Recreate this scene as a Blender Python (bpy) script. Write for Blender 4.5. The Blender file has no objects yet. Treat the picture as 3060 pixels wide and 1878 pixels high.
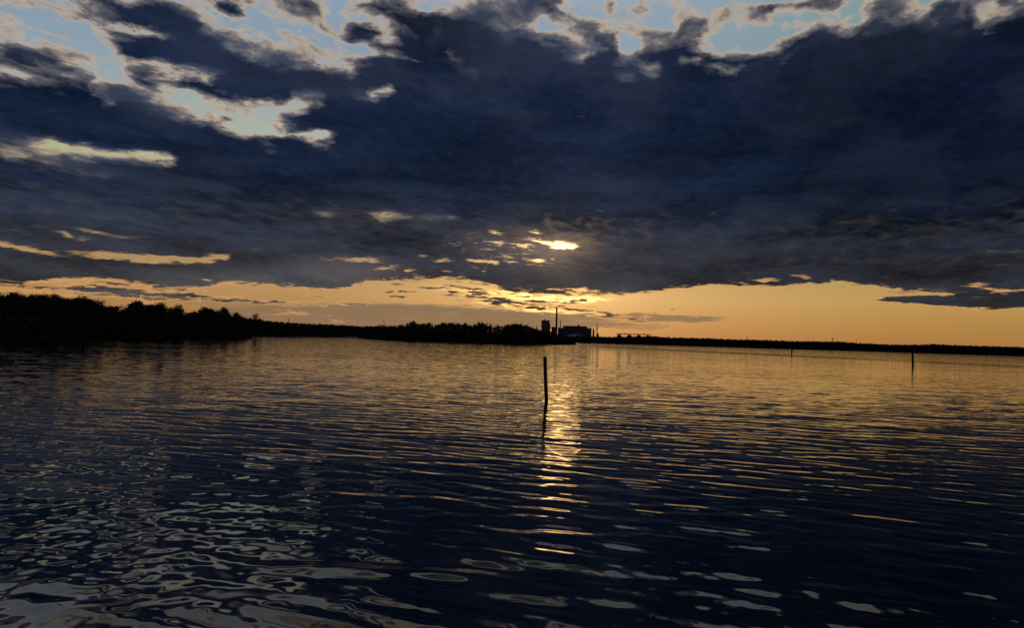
import bpy, math, random
import numpy as np
from mathutils import Vector, Matrix

sc = bpy.context.scene
C = sc.collection
rnd = random.Random(7)
rng = np.random.default_rng(11)
PI = math.pi

# ------------------------------------------------------------------ camera
CAM_H = 2.0
F = 2356.0                      # focal length in photo pixels (photo is 3060 x 1878)
PITCH = math.atan(77.5 / F)
ROLL = math.atan(0.0275)
cam_d = bpy.data.cameras.new('camera')
cam = bpy.data.objects.new('camera', cam_d)
C.objects.link(cam)
cam_d.sensor_fit = 'HORIZONTAL'
cam_d.angle = 2 * math.atan(1530.0 / F)
cam_d.clip_start = 0.05
cam_d.clip_end = 60000
MROT = Matrix.Rotation(PI / 2 + PITCH, 4, 'X') @ Matrix.Rotation(ROLL, 4, 'Z')
cam.matrix_world = Matrix.Translation((0, 0, CAM_H)) @ MROT
sc.camera = cam
M3 = MROT.to_3x3()


def view_dir(px, py):
    return (M3 @ Vector((px - 1530.0, 939.0 - py, -F))).normalized()


def azel(px, py):
    d = view_dir(px, py)
    return math.degrees(math.atan2(d.x, d.y)), math.degrees(math.asin(d.z))


def to_px(az, el):
    a, e = math.radians(az), math.radians(el)
    d = Vector((math.sin(a) * math.cos(e), math.cos(a) * math.cos(e), math.sin(e)))
    c = M3.transposed() @ d
    return 1530.0 + F * c.x / -c.z, 939.0 - F * c.y / -c.z


def ground(px, dist):
    """Point on the water DIST metres away, in the compass direction seen at photo column PX on the horizon."""
    d = view_dir(px, 1016.5 + 0.0275 * (px - 1530))
    v = Vector((d.x, d.y)).normalized() * dist
    return v.x, v.y


def height_at(px, py, dist):
    """World height of the point seen at (px, py) at horizontal distance DIST."""
    d = view_dir(px, py)
    return CAM_H + d.z / math.hypot(d.x, d.y) * dist


SUN_AZ, SUN_EL = azel(1690, 735)
SUN_DIR = view_dir(1690, 735)

# ------------------------------------------------------------------ node helper
class NG:
    def __init__(self, tree):
        self.t = tree

    def new(self, kind, **p):
        n = self.t.nodes.new(kind)
        for k, v in p.items():
            setattr(n, k, v)
        return n

    def put(self, sock, v):
        if v is None:
            return
        if isinstance(v, bpy.types.NodeSocket):
            self.t.links.new(v, sock)
        else:
            sock.default_value = v

    def m(self, op, a, b=None, c=None, clamp=False):
        n = self.new('ShaderNodeMath', operation=op, use_clamp=clamp)
        for i, v in enumerate((a, b, c)):
            self.put(n.inputs[i], v)
        return n.outputs[0]

    def vm(self, op, a, b=None, scale=None):
        n = self.new('ShaderNodeVectorMath', operation=op)
        self.put(n.inputs[0], a)
        self.put(n.inputs[1], b)
        if scale is not None:
            self.put(n.inputs['Scale'], scale)
        return n.outputs['Value'] if op in ('LENGTH', 'DOT_PRODUCT', 'DISTANCE') else n.outputs['Vector']

    def rng(self, v, a, b, c=0.0, d=1.0, smooth=True):
        n = self.new('ShaderNodeMapRange', interpolation_type='SMOOTHSTEP' if smooth else 'LINEAR')
        for i, x in enumerate((v, a, b, c, d)):
            self.put(n.inputs[i], x)
        return n.outputs[0]

    def mixf(self, f, a, b):
        n = self.new('ShaderNodeMix', data_type='FLOAT')
        self.put(n.inputs[0], f); self.put(n.inputs[2], a); self.put(n.inputs[3], b)
        return n.outputs[0]

    def mixc(self, f, a, b, blend='MIX'):
        n = self.new('ShaderNodeMix', data_type='RGBA', blend_type=blend)
        n.clamp_result = False
        self.put(n.inputs[0], f)
        for i, v in ((6, a), (7, b)):
            if isinstance(v, tuple) and len(v) == 3:
                v = v + (1,)
            self.put(n.inputs[i], v)
        return n.outputs[2]

    def xyz(self, x, y, z=0.0):
        n = self.new('ShaderNodeCombineXYZ')
        for i, v in enumerate((x, y, z)):
            self.put(n.inputs[i], v)
        return n.outputs[0]

    def noise(self, vec, scale, detail=2.0, rough=0.5, dist=0.0, dim='3D', color=False, lac=2.0):
        n = self.new('ShaderNodeTexNoise', noise_dimensions=dim)
        self.put(n.inputs['Vector'], vec)
        self.put(n.inputs['Scale'], scale)
        n.inputs['Detail'].default_value = detail
        n.inputs['Roughness'].default_value = rough
        n.inputs['Lacunarity'].default_value = lac
        n.inputs['Distortion'].default_value = dist
        return n.outputs['Color' if color else 'Fac']

    def curve(self, v, pts):
        n = self.new('ShaderNodeFloatCurve')
        c = n.mapping.curves[0]
        for i, (x, y) in enumerate(pts):
            if i < 2:
                c.points[i].location = (x, y)
            else:
                c.points.new(x, y)
        n.mapping.use_clip = False
        n.mapping.update()
        self.put(n.inputs['Value'], v)
        n.inputs['Factor'].default_value = 1.0
        return n.outputs[0]

    def ramp(self, v, stops, interp='EASE'):
        n = self.new('ShaderNodeValToRGB')
        r = n.color_ramp
        r.interpolation = interp
        while len(r.elements) < len(stops):
            r.elements.new(0.5)
        for e, (p, c) in zip(r.elements, stops):
            e.position = p
            e.color = tuple(c) + (1,)
        self.put(n.inputs[0], v)
        return n.outputs[0]


def lin(r, g, b):
    f = lambda c: c / 12.92 if c <= 0.04045 else ((c + 0.055) / 1.055) ** 2.4
    return tuple(f(v / 255) for v in (r, g, b))


# ------------------------------------------------------------------ sky (world)
world = bpy.data.worlds.new('World')
sc.world = world
world.use_nodes = True
wt = world.node_tree
wt.nodes.clear()
g = NG(wt)
vec = g.new('ShaderNodeTexCoord').outputs['Generated']
vec = g.vm('NORMALIZE', vec)
sep = g.new('ShaderNodeSeparateXYZ')
g.put(sep.inputs[0], vec)
vx, vy, vz = sep.outputs
EL = g.m('MULTIPLY', g.m('ARCSINE', vz), 57.29578)
AZ = g.m('MULTIPLY', g.m('ARCTAN2', vx, vy), 57.29578)
ELP = g.m('MAXIMUM', EL, 0.0)

# cloud-sheet coordinates (a flat layer overhead, seen in perspective)
inv = g.m('DIVIDE', 1.0, g.m('ADD', g.m('MAXIMUM', vz, 0.0), 0.10))
px_, py_ = g.m('MULTIPLY', vx, inv), g.m('MULTIPLY', vy, inv)
ca, sa = math.cos(math.radians(14)), math.sin(math.radians(14))
ua = g.m('SUBTRACT', g.m('MULTIPLY', px_, ca), g.m('MULTIPLY', py_, sa))
va = g.m('ADD', g.m('MULTIPLY', px_, sa), g.m('MULTIPLY', py_, ca))
P1 = g.xyz(ua, g.m('MULTIPLY', va, 0.62), 3.7)
NA = g.noise(P1, 10.5, 7.0, 0.56, 0.35)               # main cloud texture
NB = g.noise(P1, 1.5, 4.0, 0.5, 0.3)                 # broad shade
NC = g.noise(g.vm('ADD', P1, (5.3, 1.1, 2.2)), 21.0, 6.0, 0.62, 0.5)
# low, streaky coordinates near the horizon
S1 = g.xyz(g.m('MULTIPLY', AZ, 0.16), g.m('MULTIPLY', EL, 1.15), 0.0)
NS = g.noise(S1, 1.0, 6.0, 0.6, 0.6)
NS2 = g.noise(g.vm('ADD', S1, (7.7, 3.1, 0.0)), 2.6, 5.0, 0.6, 0.5)
W = g.noise(g.xyz(g.m('MULTIPLY', AZ, 0.35), g.m('MULTIPLY', EL, 0.8), 1.5), 0.8, 5.0, 0.58, 0.0, color=True)
NF = g.noise(g.xyz(g.m('MULTIPLY', AZ, 0.9), g.m('MULTIPLY', EL, 3.6), 4.0), 1.3, 5.0, 0.62, 0.4)
NSL = g.noise(g.vm('ADD', S1, (2.7, 9.1, 0.0)), 0.55, 4.0, 0.5, 0.5)
LN = g.noise(g.vm('ADD', P1, (1.3, 6.1, 4.2)), 2.6, 6.0, 0.55, 0.3)
NT = g.noise(g.xyz(g.m('MULTIPLY', AZ, 0.8), g.m('ADD', g.m('MULTIPLY', EL, 6.0), g.m('MULTIPLY', AZ, 0.25)), 8.0), 1.0, 4.0, 0.55, 0.8)
ws = g.new('ShaderNodeSeparateXYZ')
g.put(ws.inputs[0], W)
wgt = g.rng(EL, 3.0, 16.0, 0.0, 1.0)
X = g.m('ADD', AZ, g.m('MULTIPLY', g.m('SUBTRACT', ws.outputs[0], 0.5), g.mixf(wgt, 3.5, 3.5)))
Y = g.m('ADD', EL, g.m('MULTIPLY', g.m('SUBTRACT', ws.outputs[1], 0.5), g.mixf(wgt, 1.0, 2.6)))
XYs = (g.m('ADD', AZ, g.m('MULTIPLY', g.m('SUBTRACT', ws.outputs[0], 0.5), 3.0)),
            g.m('ADD', EL, g.m('ADD', g.m('MULTIPLY', g.m('SUBTRACT', NS2, 0.5), 0.55), g.m('MULTIPLY', g.m('SUBTRACT', NF, 0.5), 0.55))))

# coverage of the cloud deck: its upper outline, with separate cloud masses (+) and openings (-)
OUTLINE = [(-400, 170), (0, 195), (80, 215), (150, 222), (235, 232), (262, 258), (310, 290), (350, 268), (420, 290), (500, 325), (560, 345), (650, 365), (720, 392), (790, 402),
           (850, 335), (900, 322), (960, 300), (1010, 240), (1040, 205), (1070, 190), (1110, 172), (1150, 150), (1172, 112), (1200, 92), (1260, 70), (1350, 42), (1430, 36), (1470, 62), (1500, 84),
           (1536, 84), (1600, 94), (1660, 100), (1700, 112), (1740, 135), (1800, 92), (1850, 118), (1870, 106), (1920, 92), (1980, 88), (2080, 92), (2120, 116), (2160, 142), (2250, 146),
           (2304, 146), (2360, 134), (2420, 110), (2480, 82), (2540, 84), (2580, 60), (2650, 50), (2740, 52), (2785, 66), (2800, 32), (2900, 28), (2930, 46), (2970, 20), (3060, 12), (3500, 0)]
MASSES = [
    (400, 44, 135, 34, 10, .62), (530, 88, 150, 36, 25, .62), (655, 138, 110, 34, 25, .55), (420, 150, 110, 20, 12, .6), (580, 170, 140, 28, 8, .62), (690, 195, 80, 30, 10, .5),
    (745, 232, 95, 40, 22, .62), (870, 228, 135, 46, 8, .75), (650, 268, 110, 14, 8, .38), (490, 238, 100, 14, 10, .4), (420, 245, 60, 12, 10, .3), (690, 20, 40, 20, 0, .5), (590, 12, 120, 16, 0, .22),
    (90, 180, 90, 12, 12, .35), (150, 200, 100, 12, 15, .4), (180, 178, 60, 14, 10, .22), (60, 120, 110, 14, 14, .12), (140, 140, 140, 12, 14, .12), (110, 14, 130, 18, 2, .14), (520, 20, 110, 14, 5, .2),
    (940, 60, 70, 60, 20, .16), (850, 40, 90, 34, 5, .14), (820, 100, 60, 20, 5, .22), (700, 290, 110, 12, 12, .35), (760, 285, 130, 18, 14, .4), (850, 300, 60, 10, 10, .1), (560, 205, 120, 14, 14, .14),
    (650, 310, 90, 14, 15, .16), (1075, 112, 62, 22, 8, .62), (1130, 150, 45, 18, 10, .5), (1230, 58, 120, 26, 8, .5), (1160, 20, 80, 18, 5, .3), (1000, 15, 120, 14, 0, .14), (1410, 50, 60, 18, 0, .2), (1560, 24, 90, 20, 0, .42),
    (1500, 50, 60, 16, 0, .2), (1700, 48, 80, 18, 25, .3), (1750, 80, 80, 16, 22, .25), (1850, 14, 60, 26, 0, .2), (2060, 55, 55, 14, 12, .3), (2230, 40, 140, 34, 2, .22), (2380, 12, 120, 18, 2, .5), (2400, 40, 110, 18, -6, .2), (1900, 68, 80, 10, 5, .14),
    (2640, 30, 90, 8, -6, .2), (2860, 4, 200, 14, 0, .4), (2720, 52, 120, 14, 5, .2),
    (620, 322, 120, 22, 17, -.1), (690, 345, 70, 12, 10, -.25), (845, 312, 80, 12, 3, -.5), (800, 345, 50, 10, 22, -.4), (900, 130, 110, 46, 0, -.12), (1100, 128, 40, 9, -22, -.4),
    (1060, 168, 90, 10, -4, -.3), (1210, 165, 70, 8, -4, -.42), (1310, 80, 36, 10, -12, -.35), (1375, 196, 45, 10, 20, -.3), (812, 205, 18, 14, 10, -.45), (970, 190, 20, 12, 0, -.2),
    (840, 402, 130, 8, 3, -.62), (950, 402, 40, 8, 20, -.5), (300, 460, 160, 15, 9, -.85), (480, 474, 60, 10, -6, -.6), (60, 445, 110, 26, 12, -.42), (180, 490, 180, 16, 8, -.32), (1142, 278, 30, 14, 14, -.62), (1100, 272, 70, 16, 0, -.2),
    (1880, 140, 30, 14, 0, -.55), (1900, 165, 30, 8, 0, -.5), (1720, 158, 30, 14, 0, -.4), (1775, 145, 16, 10, 0, -.5), (1960, 204, 44, 7, -2, -.72), (2060, 198, 46, 8, -4, -.78), (1880, 215, 60, 14, -20, -.35), (2180, 208, 60, 8, -4, -.38), (2160, 162, 50, 8, 0, -.45),
    (1980, 135, 110, 12, -4, -.25), (2260, 100, 60, 10, -8, -.2), (960, 624, 60, 8, 6, -.42), (1100, 634, 60, 7, 4, -.4), (1180, 640, 60, 7, 2, -.5), (1310, 645, 70, 8, 2, -.34), (2960, 60, 90, 14, -10, -.2), (2880, 110, 60, 12, -10, -.22)]
oux, ouy = np.array([a for a, _ in OUTLINE], float), np.array([b for _, b in OUTLINE], float)


def cover(x, y):
    d = (y - float(np.interp(x, oux, ouy)) - 8.0) / 34.0
    v = float(np.interp(x, (1000, 1250, 1500, 1700), (0.36, 0.36, 0.30, 0.24)))
    v = v + (1.3 - v) / (1 + math.exp(-max(-30, min(30, 2.2 * d))))
    for (cx, cy, rx, ry, rot, a) in MASSES:
        r_ = math.radians(rot)
        dx, dy = x - cx, y - cy
        u = (dx * math.cos(r_) + dy * math.sin(r_)) / rx
        w = (-dx * math.sin(r_) + dy * math.cos(r_)) / max(ry, 12.0)
        q_ = u * u + w * w
        if q_ < 5:
            v += a * (1.45 if a > 0.25 else (1.0 if a > 0 else (0.9 if v < 0.8 else 1.45))) * math.exp(-q_ * q_ * 0.5)
    return v


NAZ = 81
AZS = [-36 + 72.0 * i / (NAZ - 1) for i in range(NAZ)]
LX = g.rng(X, -36.0, 36.0, 0.0, 1.0, smooth=False)
rows = [(6.0, [1.2] * NAZ)]
e = 8.0
while e < 24.01:
    rows.append((e, [max(0.0, min(1.34, cover(*to_px(a, e)))) for a in AZS]))
    e += 0.64
rows.append((28.0, [0.42 + 0.62 * min(1, max(0, (i - 18) / 24)) for i in range(NAZ)]))
rows.append((38.0, [0.75 + 0.35 * min(1, max(0, (i - 22) / 30)) for i in range(NAZ)]))
rows.append((60.0, [1.05] * NAZ))
D = None
for k, (e, vals) in enumerate(rows):
    r = g.curve(LX, [(i / (NAZ - 1.0), v) for i, v in enumerate(vals)])
    D = r if D is None else g.mixf(g.rng(Y, rows[k - 1][0], e, 0.0, 1.0, smooth=False), D, r)
# away from the evening side the layer is fairly closed
back = g.rng(g.m('ABSOLUTE', AZ), 45.0, 110.0)
D = g.mixf(back, D, 0.95)
D = g.m('MINIMUM', D, g.rng(EL, 6.0, 12.5, 0.96, 1.34))
EDG = g.rng(D, 0.85, 1.34, 1.0, 0.0)


def ellipses(items, coord, start=0.0, soft=0.55):
    out = start
    for (cx, cy, rx, ry, rot, amp) in items:
        a, e = azel(cx, cy)
        n = g.new('ShaderNodeMapping', vector_type='TEXTURE')
        # the tiny third coordinate makes the nodes run one after another (keeps the shader stack small)
        g.put(n.inputs['Vector'], g.xyz(coord[0], coord[1], g.m('MULTIPLY', out, 1e-6) if isinstance(out, bpy.types.NodeSocket) else 0.0))
        n.inputs['Location'].default_value = (a, e, 0)
        n.inputs['Rotation'].default_value = (0, 0, math.radians(-rot + 1.6))
        k = math.degrees(1 / F)
        n.inputs['Scale'].default_value = (rx * k, ry * k, 1)
        l = g.vm('LENGTH', n.outputs[0])
        v = g.rng(l, soft, 1.25, amp, 0.0)
        out = v if out == 0.0 and not isinstance(out, bpy.types.NodeSocket) else g.m('ADD', out, v)
    return out


HOLES = [  # gaps in the deck: centre, radii (photo px), tilt, depth
    (1688, 734, 54, 12, 3, 1.6), (1615, 723, 50, 7, 9, 0.95), (1555, 731, 50, 5, 9, 0.75), (1487, 725, 26, 6, 6, 0.7),
    (1432, 780, 36, 6, 4, 0.85), (1482, 783, 26, 7, 10, 0.85), (1606, 778, 26, 6, 4, 0.7), (1545, 786, 22, 4, 0, 0.7),
    (1325, 778, 44, 5, -4, 0.5), (1475, 692, 34, 5, 8, 0.5), (1592, 694, 24, 5, 4, 0.5), (1262, 766, 30, 4, 0, 0.35),
    (1150, 803, 45, 7, -4, 0.4), (1220, 809, 14, 4, 0, 0.6), (1330, 810, 26, 4, 0, 0.45), (1440, 812, 14, 4, 0, 0.4),
    (1060, 775, 110, 9, -2, 0.35), (1100, 780, 60, 8, 10, 0.3),
    (400, 770, 170, 13, 3, 0.62), (560, 776, 90, 8, 3, 0.42), (640, 768, 60, 14, -6, 0.48), (60, 738, 130, 9, 11, 0.45), (185, 697, 30, 9, 20, 0.5), (0, 842, 120, 8, 3, 0.2),
    (300, 695, 110, 8, 8, 0.33), (628, 836, 20, 4, 0, 0.6), (260, 712, 40, 8, 0, 0.22),
    (2300, 835, 36, 7, 0, 0.45), (2390, 828, 26, 7, 10, 0.35), (2150, 857, 40, 5, 5, 0.35),
    (2510, 843, 40, 5, 6, 0.55), (2905, 851, 34, 6, 0, 0.4), (2960, 866, 60, 6, 4, 0.4), (3040, 866, 40, 6, 4, 0.45),
    (1700, 868, 40, 4, 0, 0.5), (1735, 866, 22, 4, 0, 0.5), (2120, 858, 40, 5, -4, 0.45)]
XY = XYs
D = g.m('SUBTRACT', D, g.m('MULTIPLY', ellipses(HOLES, XY, soft=0.0), g.rng(NF, 0.34, 0.6, 0.75, 1.45)))

ZONES = [(1500, 738, 250, 44, 4, 1.15), (1530, 782, 200, 22, 3, 0.9), (1250, 800, 240, 26, 0, 0.55), (1640, 866, 160, 10, 2, 0.6), (1180, 638, 260, 12, 4, 0.4), (2200, 846, 260, 14, -4, 0.5),
         (2600, 856, 260, 12, 4, 0.6), (2980, 868, 180, 22, 4, 0.6), (1150, 835, 200, 14, -3, 0.6), (350, 770, 330, 18, 3, 0.35), (150, 720, 200, 20, 12, 0.3)]
zone = ellipses(ZONES, (AZ, EL), soft=0.0)
D = g.m('SUBTRACT', D, g.m('MULTIPLY', zone, g.rng(NT, 0.52, 0.72, 0.0, 0.75)))

# lower edge of the deck
EDGE = [(-400, 850), (0, 852), (128, 846), (256, 838), (384, 850), (512, 864), (600, 862), (680, 848), (768, 850), (900, 862),
        (1000, 868), (1080, 850), (1150, 838), (1280, 838), (1400, 842), (1470, 858), (1536, 874), (1664, 880), (1792, 880),
        (1850, 884), (1920, 880), (2048, 868), (2150, 858), (2304, 862), (2432, 852), (2560, 856), (2700, 866),
        (2800, 872), (2900, 896), (3060, 912), (3460, 930)]
pts = []
for (x, y) in EDGE:
    a, e = azel(x, y)
    pts.append(((a + 45) / 90.0, e / 10.0))
LXB = g.rng(g.m('ADD', AZ, g.m('MULTIPLY', g.m('SUBTRACT', ws.outputs[2], 0.5), 3.0)), -45.0, 45.0, 0.0, 1.0, smooth=False)
LOW = g.m('MULTIPLY', g.curve(LXB, pts), 10.0)
LOW = g.m('ADD', LOW, g.m('MULTIPLY', g.m('SUBTRACT', NS, 0.5), 1.5))
LOW = g.m('ADD', LOW, g.m('MULTIPLY', g.m('SUBTRACT', NF, 0.5), 0.9))
above = g.rng(g.m('SUBTRACT', EL, LOW), -0.2, 0.3)
LOWC = [
    (210, 864, 170, 5, 2, 0.5), (500, 876, 130, 7, 4, 0.55), (620, 893, 220, 7, 4, 0.42), (330, 848, 60, 4, 3, 0.4), (900, 905, 140, 4, 0, 0.4), (1010, 912, 110, 4, -2, 0.4),
    (110, 874, 200, 7, 2, 0.5), (330, 864, 80, 5, 3, 0.5), (410, 882, 150, 9, 5, 0.75), (60, 860, 80, 4, 2, 0.4), (560, 866, 90, 6, 5, 0.4),
    (650, 886, 110, 5, 3, 0.35), (700, 899, 80, 5, 3, 0.35), (935, 886, 34, 4.5, 0, 0.6), (1187, 850, 38, 5, 0, 0.75),
    (1220, 872, 32, 3.5, 1, 0.75), (1158, 872, 26, 3.5, 2, 0.7), (1192, 886, 42, 4, 5, 0.75), (1285, 860, 34, 4, 2, 0.7),
    (1345, 871, 34, 4.5, 4, 0.7), (1350, 855, 44, 4, 3, 0.6), (1400, 863, 44, 4, 5, 0.6), (1440, 875, 60, 4.5, 4, 0.6), (1065, 905, 60, 5, 2, 0.5), (830, 903, 30, 3, 0, 0.3),
    (800, 900, 50, 4, 2, 0.25), (1480, 894, 50, 5, 4, 0.75), (1530, 905, 90, 6, 4, 0.7), (1650, 902, 80, 3, 3, 0.55), (1560, 889, 46, 3, 4, 0.5),
    (1620, 920, 100, 3.5, 3, 0.7), (1750, 928, 90, 3.5, 6, 0.6), (1690, 916, 60, 2.5, 4, 0.5), (1700, 897, 50, 2.5, 0, 0.5), (1840, 946, 100, 5, 4, 0.6),
    (2013, 925, 16, 3, 0, 0.5), (2755, 897, 120, 13, 3, 0.85), (2620, 900, 60, 4, -3, 0.5), (2960, 906, 170, 18, 2, 0.95),
    (2700, 872, 50, 3, 2, 0.6), (2560, 870, 40, 2.5, 0, 0.5), (2350, 862, 40, 4, 2, 0.4), (2830, 874, 70, 4, 2, 0.5)]
LOWD = ellipses(LOWC, XYs, soft=0.5)
LOWD = g.m('ADD', LOWD, g.m('MULTIPLY', g.m('SUBTRACT', NS, 0.44), g.rng(AZ, -18.0, -4.0, 2.1, 0.7)))
FIRE = ellipses([(1560, 905, 330, 34, 3, 1.0), (1330, 872, 230, 20, 2, 0.8), (1850, 945, 200, 16, 4, 0.7)], (AZ, EL), soft=0.3)
LOWD = g.m('ADD', LOWD, g.m('MULTIPLY', FIRE, g.rng(NT, 0.42, 0.62, -0.25, 0.62)))
LOWD = g.m('ADD', LOWD, g.m('MULTIPLY', g.m('SUBTRACT', NF, 0.5), g.rng(AZ, 6.0, 14.0, 0.7, 0.2)))
amp = g.mixf(wgt, 0.5, 2.0)
tex = g.m('MULTIPLY', g.m('SUBTRACT', NA, 0.5), amp)
tex = g.m('ADD', tex, g.m('MULTIPLY', g.m('SUBTRACT', NC, 0.5), g.mixf(wgt, 0.05, 0.62)))
tex = g.m('ADD', tex, g.m('MULTIPLY', g.m('SUBTRACT', NF, 0.5), g.mixf(wgt, 0.35, 0.10)))
tex = g.m('ADD', tex, g.m('MULTIPLY', g.m('SUBTRACT', LN, 0.5), g.mixf(wgt, 0.0, 1.0)))
tex = g.m('MULTIPLY', tex, g.rng(D, 0.9, 1.3, 1.0, 0.42))
DU = g.m('ADD', D, tex)
DN = g.mixf(above, LOWD, DU)
thin = g.rng(DN, 0.22, 0.60)
dark = g.mixf(wgt, g.rng(DN, 0.40, 0.90), g.rng(DN, 0.44, 1.12, smooth=False))

# open sky
def stops(lst, top):
    return [(e / top, lin(*c)) for e, c in lst]

E60 = g.m('DIVIDE', ELP, 60.0)
clear = g.ramp(E60, stops([(0, (184, 124, 76)), (1.2, (190, 136, 84)), (3.2, (200, 156, 100)), (4.6, (184, 152, 104)), (6.5, (160, 142, 102)), (8.5, (172, 162, 122)),
                           (12, (182, 184, 152)), (15.0, (160, 174, 172)), (17.5, (142, 162, 176)), (20, (134, 156, 176)), (23, (138, 160, 180)), (27, (172, 188, 198)), (36, (168, 186, 198)), (60, (62, 90, 128))], 60), 'LINEAR')
sky = g.new('ShaderNodeTexSky', sky_type='NISHITA')
sky.sun_disc = False
sky.sun_elevation = math.radians(SUN_EL)
sky.sun_rotation = math.radians(SUN_AZ)
sky.altitude = 0
sky.dust_density = 3.0
clear = g.mixc(1.0, g.mixc(1.0, clear, (0.92, 0.92, 0.92), 'MULTIPLY'), g.vm('SCALE', sky.outputs[0], scale=0.003), 'ADD')
# the right-hand horizon is a little greener and darker, the side away from the sun dimmer
clear = g.mixc(g.rng(AZ, 4.0, 34.0), clear, g.mixc(1.0, clear, (0.86, 0.90, 0.68), 'MULTIPLY'))
clear = g.mixc(g.m('MULTIPLY', g.rng(AZ, 0.0, -16.0), g.rng(EL, 9.0, 5.0)), clear, g.mixc(1.0, clear, (0.80, 0.82, 0.84), 'MULTIPLY'))
clear = g.mixc(back, clear, g.mixc(1.0, clear, (0.30, 0.42, 0.62), 'MULTIPLY'))

ang = g.m('MULTIPLY', g.m('ARCCOSINE', g.m('MINIMUM', g.vm('DOT_PRODUCT', vec, tuple(SUN_DIR)), 0.999999)), 57.29578)


def gauss(v, w):
    q = g.m('DIVIDE', v, w)
    return g.m('EXPONENT', g.m('MULTIPLY', g.m('MULTIPLY', q, q), -1.0))


g1, g2, g3 = gauss(ang, 1.9), gauss(ang, 5.2), gauss(ang, 11.0)
glow = g.m('ADD', g.m('ADD', g.m('MULTIPLY', g1, 2.4), g.m('MULTIPLY', g2, 0.42)), 0.0)
clear = g.mixc(1.0, clear, g.vm('SCALE', g.xyz(1.0, 0.62, 0.24), scale=glow), 'ADD')

# veil: even grey-beige cloud low over the far shore
VEIL = [(1210, 951, 470, 38, 1, 1.0), (800, 948, 170, 24, 2, 0.9), (1600, 955, 250, 26, 3, 0.9), (1990, 951, 150, 11, 2, 0.9), (1880, 975, 120, 10, 2, 0.5),
        (1560, 905, 90, 8, 4, 0.5), (640, 905, 150, 10, 4, 0.45)]
veil = g.m('MULTIPLY', ellipses(VEIL, XYs, soft=0.82), 1.0, clamp=True)
veil = g.m('MULTIPLY', veil, g.rng(NS, 0.30, 0.50, 0.75, 1.0))
veilc = g.mixc(g.rng(EL, 0.5, 4.0), lin(142, 112, 84), lin(122, 108, 88))
clear_low = g.mixc(g.m('MULTIPLY', veil, 0.92), clear, veilc)

# lit edges of cloud
thin_hi = g.mixc(NC, lin(150, 142, 138), lin(212, 188, 158))
thin_hi = g.mixc(g.rng(EL, 8.0, 14.0), lin(138, 122, 98), thin_hi)
thin_lo = lin(214, 160, 100)
thin_hi = g.mixc(g.m('MULTIPLY', g.rng(DN, 0.46, 0.80), g.mixf(wgt, 0.3, 0.85)), thin_hi, lin(104, 106, 116))
thinc = g.mixc(g.rng(EL, 3.5, 7.0), thin_lo, thin_hi)
thinc = g.mixc(back, thinc, lin(96, 92, 100))
GOLD = [(1640, 893, 190, 13, 1, 1.0), (1560, 880, 130, 9, 5, 0.8), (1775, 895, 60, 9, 0, 0.7), (1560, 917, 150, 8, 4, 0.6), (1640, 931, 150, 5, 3, 0.5), (1400, 868, 130, 12, 3, 0.25)]
gold = ellipses(GOLD, XYs, soft=0.1)
gold = g.m('MULTIPLY', gold, g.rng(NT, 0.40, 0.60, 1.9, 0.1))
thinc = g.mixc(1.0, thinc, g.vm('SCALE', g.xyz(1.0, 0.52, 0.12), scale=g.m('ADD', g.m('MULTIPLY', g2, 0.5), g.m('MULTIPLY', g1, 0.8))), 'ADD')
goldv = g.vm('SCALE', g.xyz(1.1, 0.66, 0.15), scale=g.m('MULTIPLY', gold, g.rng(DN, 0.35, 0.62, 1.0, 0.0)))

# cloud bases
darkc = g.ramp(E60, stops([(0, (92, 78, 66)), (3.2, (58, 57, 59)), (4.8, (40, 44, 53)), (6.2, (31, 37, 50)), (8.5, (24, 32, 47)), (11, (20, 29, 47)), (14, (18, 28, 48)),
                           (17, (21, 31, 53)), (20, (24, 34, 55)), (24, (20, 27, 42)), (60, (28, 34, 46))], 60), 'LINEAR')
darkc = g.mixc(g.rng(AZ, 0.0, 26.0), darkc, g.mixc(1.0, darkc, (0.60, 0.64, 0.70), 'MULTIPLY'))
darkc = g.mixc(g.rng(AZ, -10.0, -34.0), darkc, g.mixc(1.0, darkc, (0.9, 0.98, 1.0), 'MULTIPLY'))
sh = g.rng(g.m('ADD', g.m('MULTIPLY', NB, 0.6), g.m('MULTIPLY', NC, 0.4)), 0.36, 0.64, 0.55, 1.65, smooth=False)
sh = g.m('MULTIPLY', sh, g.rng(g.m('ADD', g.m('MULTIPLY', NSL, 0.75), g.m('MULTIPLY', NF, 0.25)), 0.36, 0.64, g.mixf(wgt, 0.55, 0.8), g.mixf(wgt, 1.6, 1.25), smooth=False))
darkc = g.vm('SCALE', darkc, scale=sh)
# thinner parts of the deck let warm grey light through
warm = g.m('MULTIPLY', g.rng(DN, 0.60, 0.86, 1.0, 0.0), g.mixf(wgt, 0.5, 0.6))
darkc = g.mixc(g.m('MULTIPLY', warm, 0.55), darkc, g.mixc(g.rng(EL, 6.0, 14.0), lin(80, 74, 72), lin(98, 100, 114)))
soft = g.m('MULTIPLY', g.rng(LN, 0.44, 0.68), g.m('ADD', 0.13, g.m('MULTIPLY', EDG, 0.42)))
soft = g.m('MULTIPLY', soft, g.rng(AZ, 0.0, 26.0, 1.0, 0.55))
darkc = g.mixc(soft, darkc, g.mixc(wgt, lin(52, 55, 64), lin(80, 88, 108)))
HAZE = [(1690, 735, 120, 44, 2, 0.11), (1560, 742, 250, 80, 4, 0.05), (650, 820, 300, 60, 0, 0.012), (1640, 770, 130, 70, 35, 0.035), (1050, 810, 190, 55, 4, 0.045), (1650, 860, 320, 40, 0, 0.02), (1080, 650, 300, 50, 2, 0.012)]
hz = ellipses(HAZE, XYs, soft=0.0)
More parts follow.
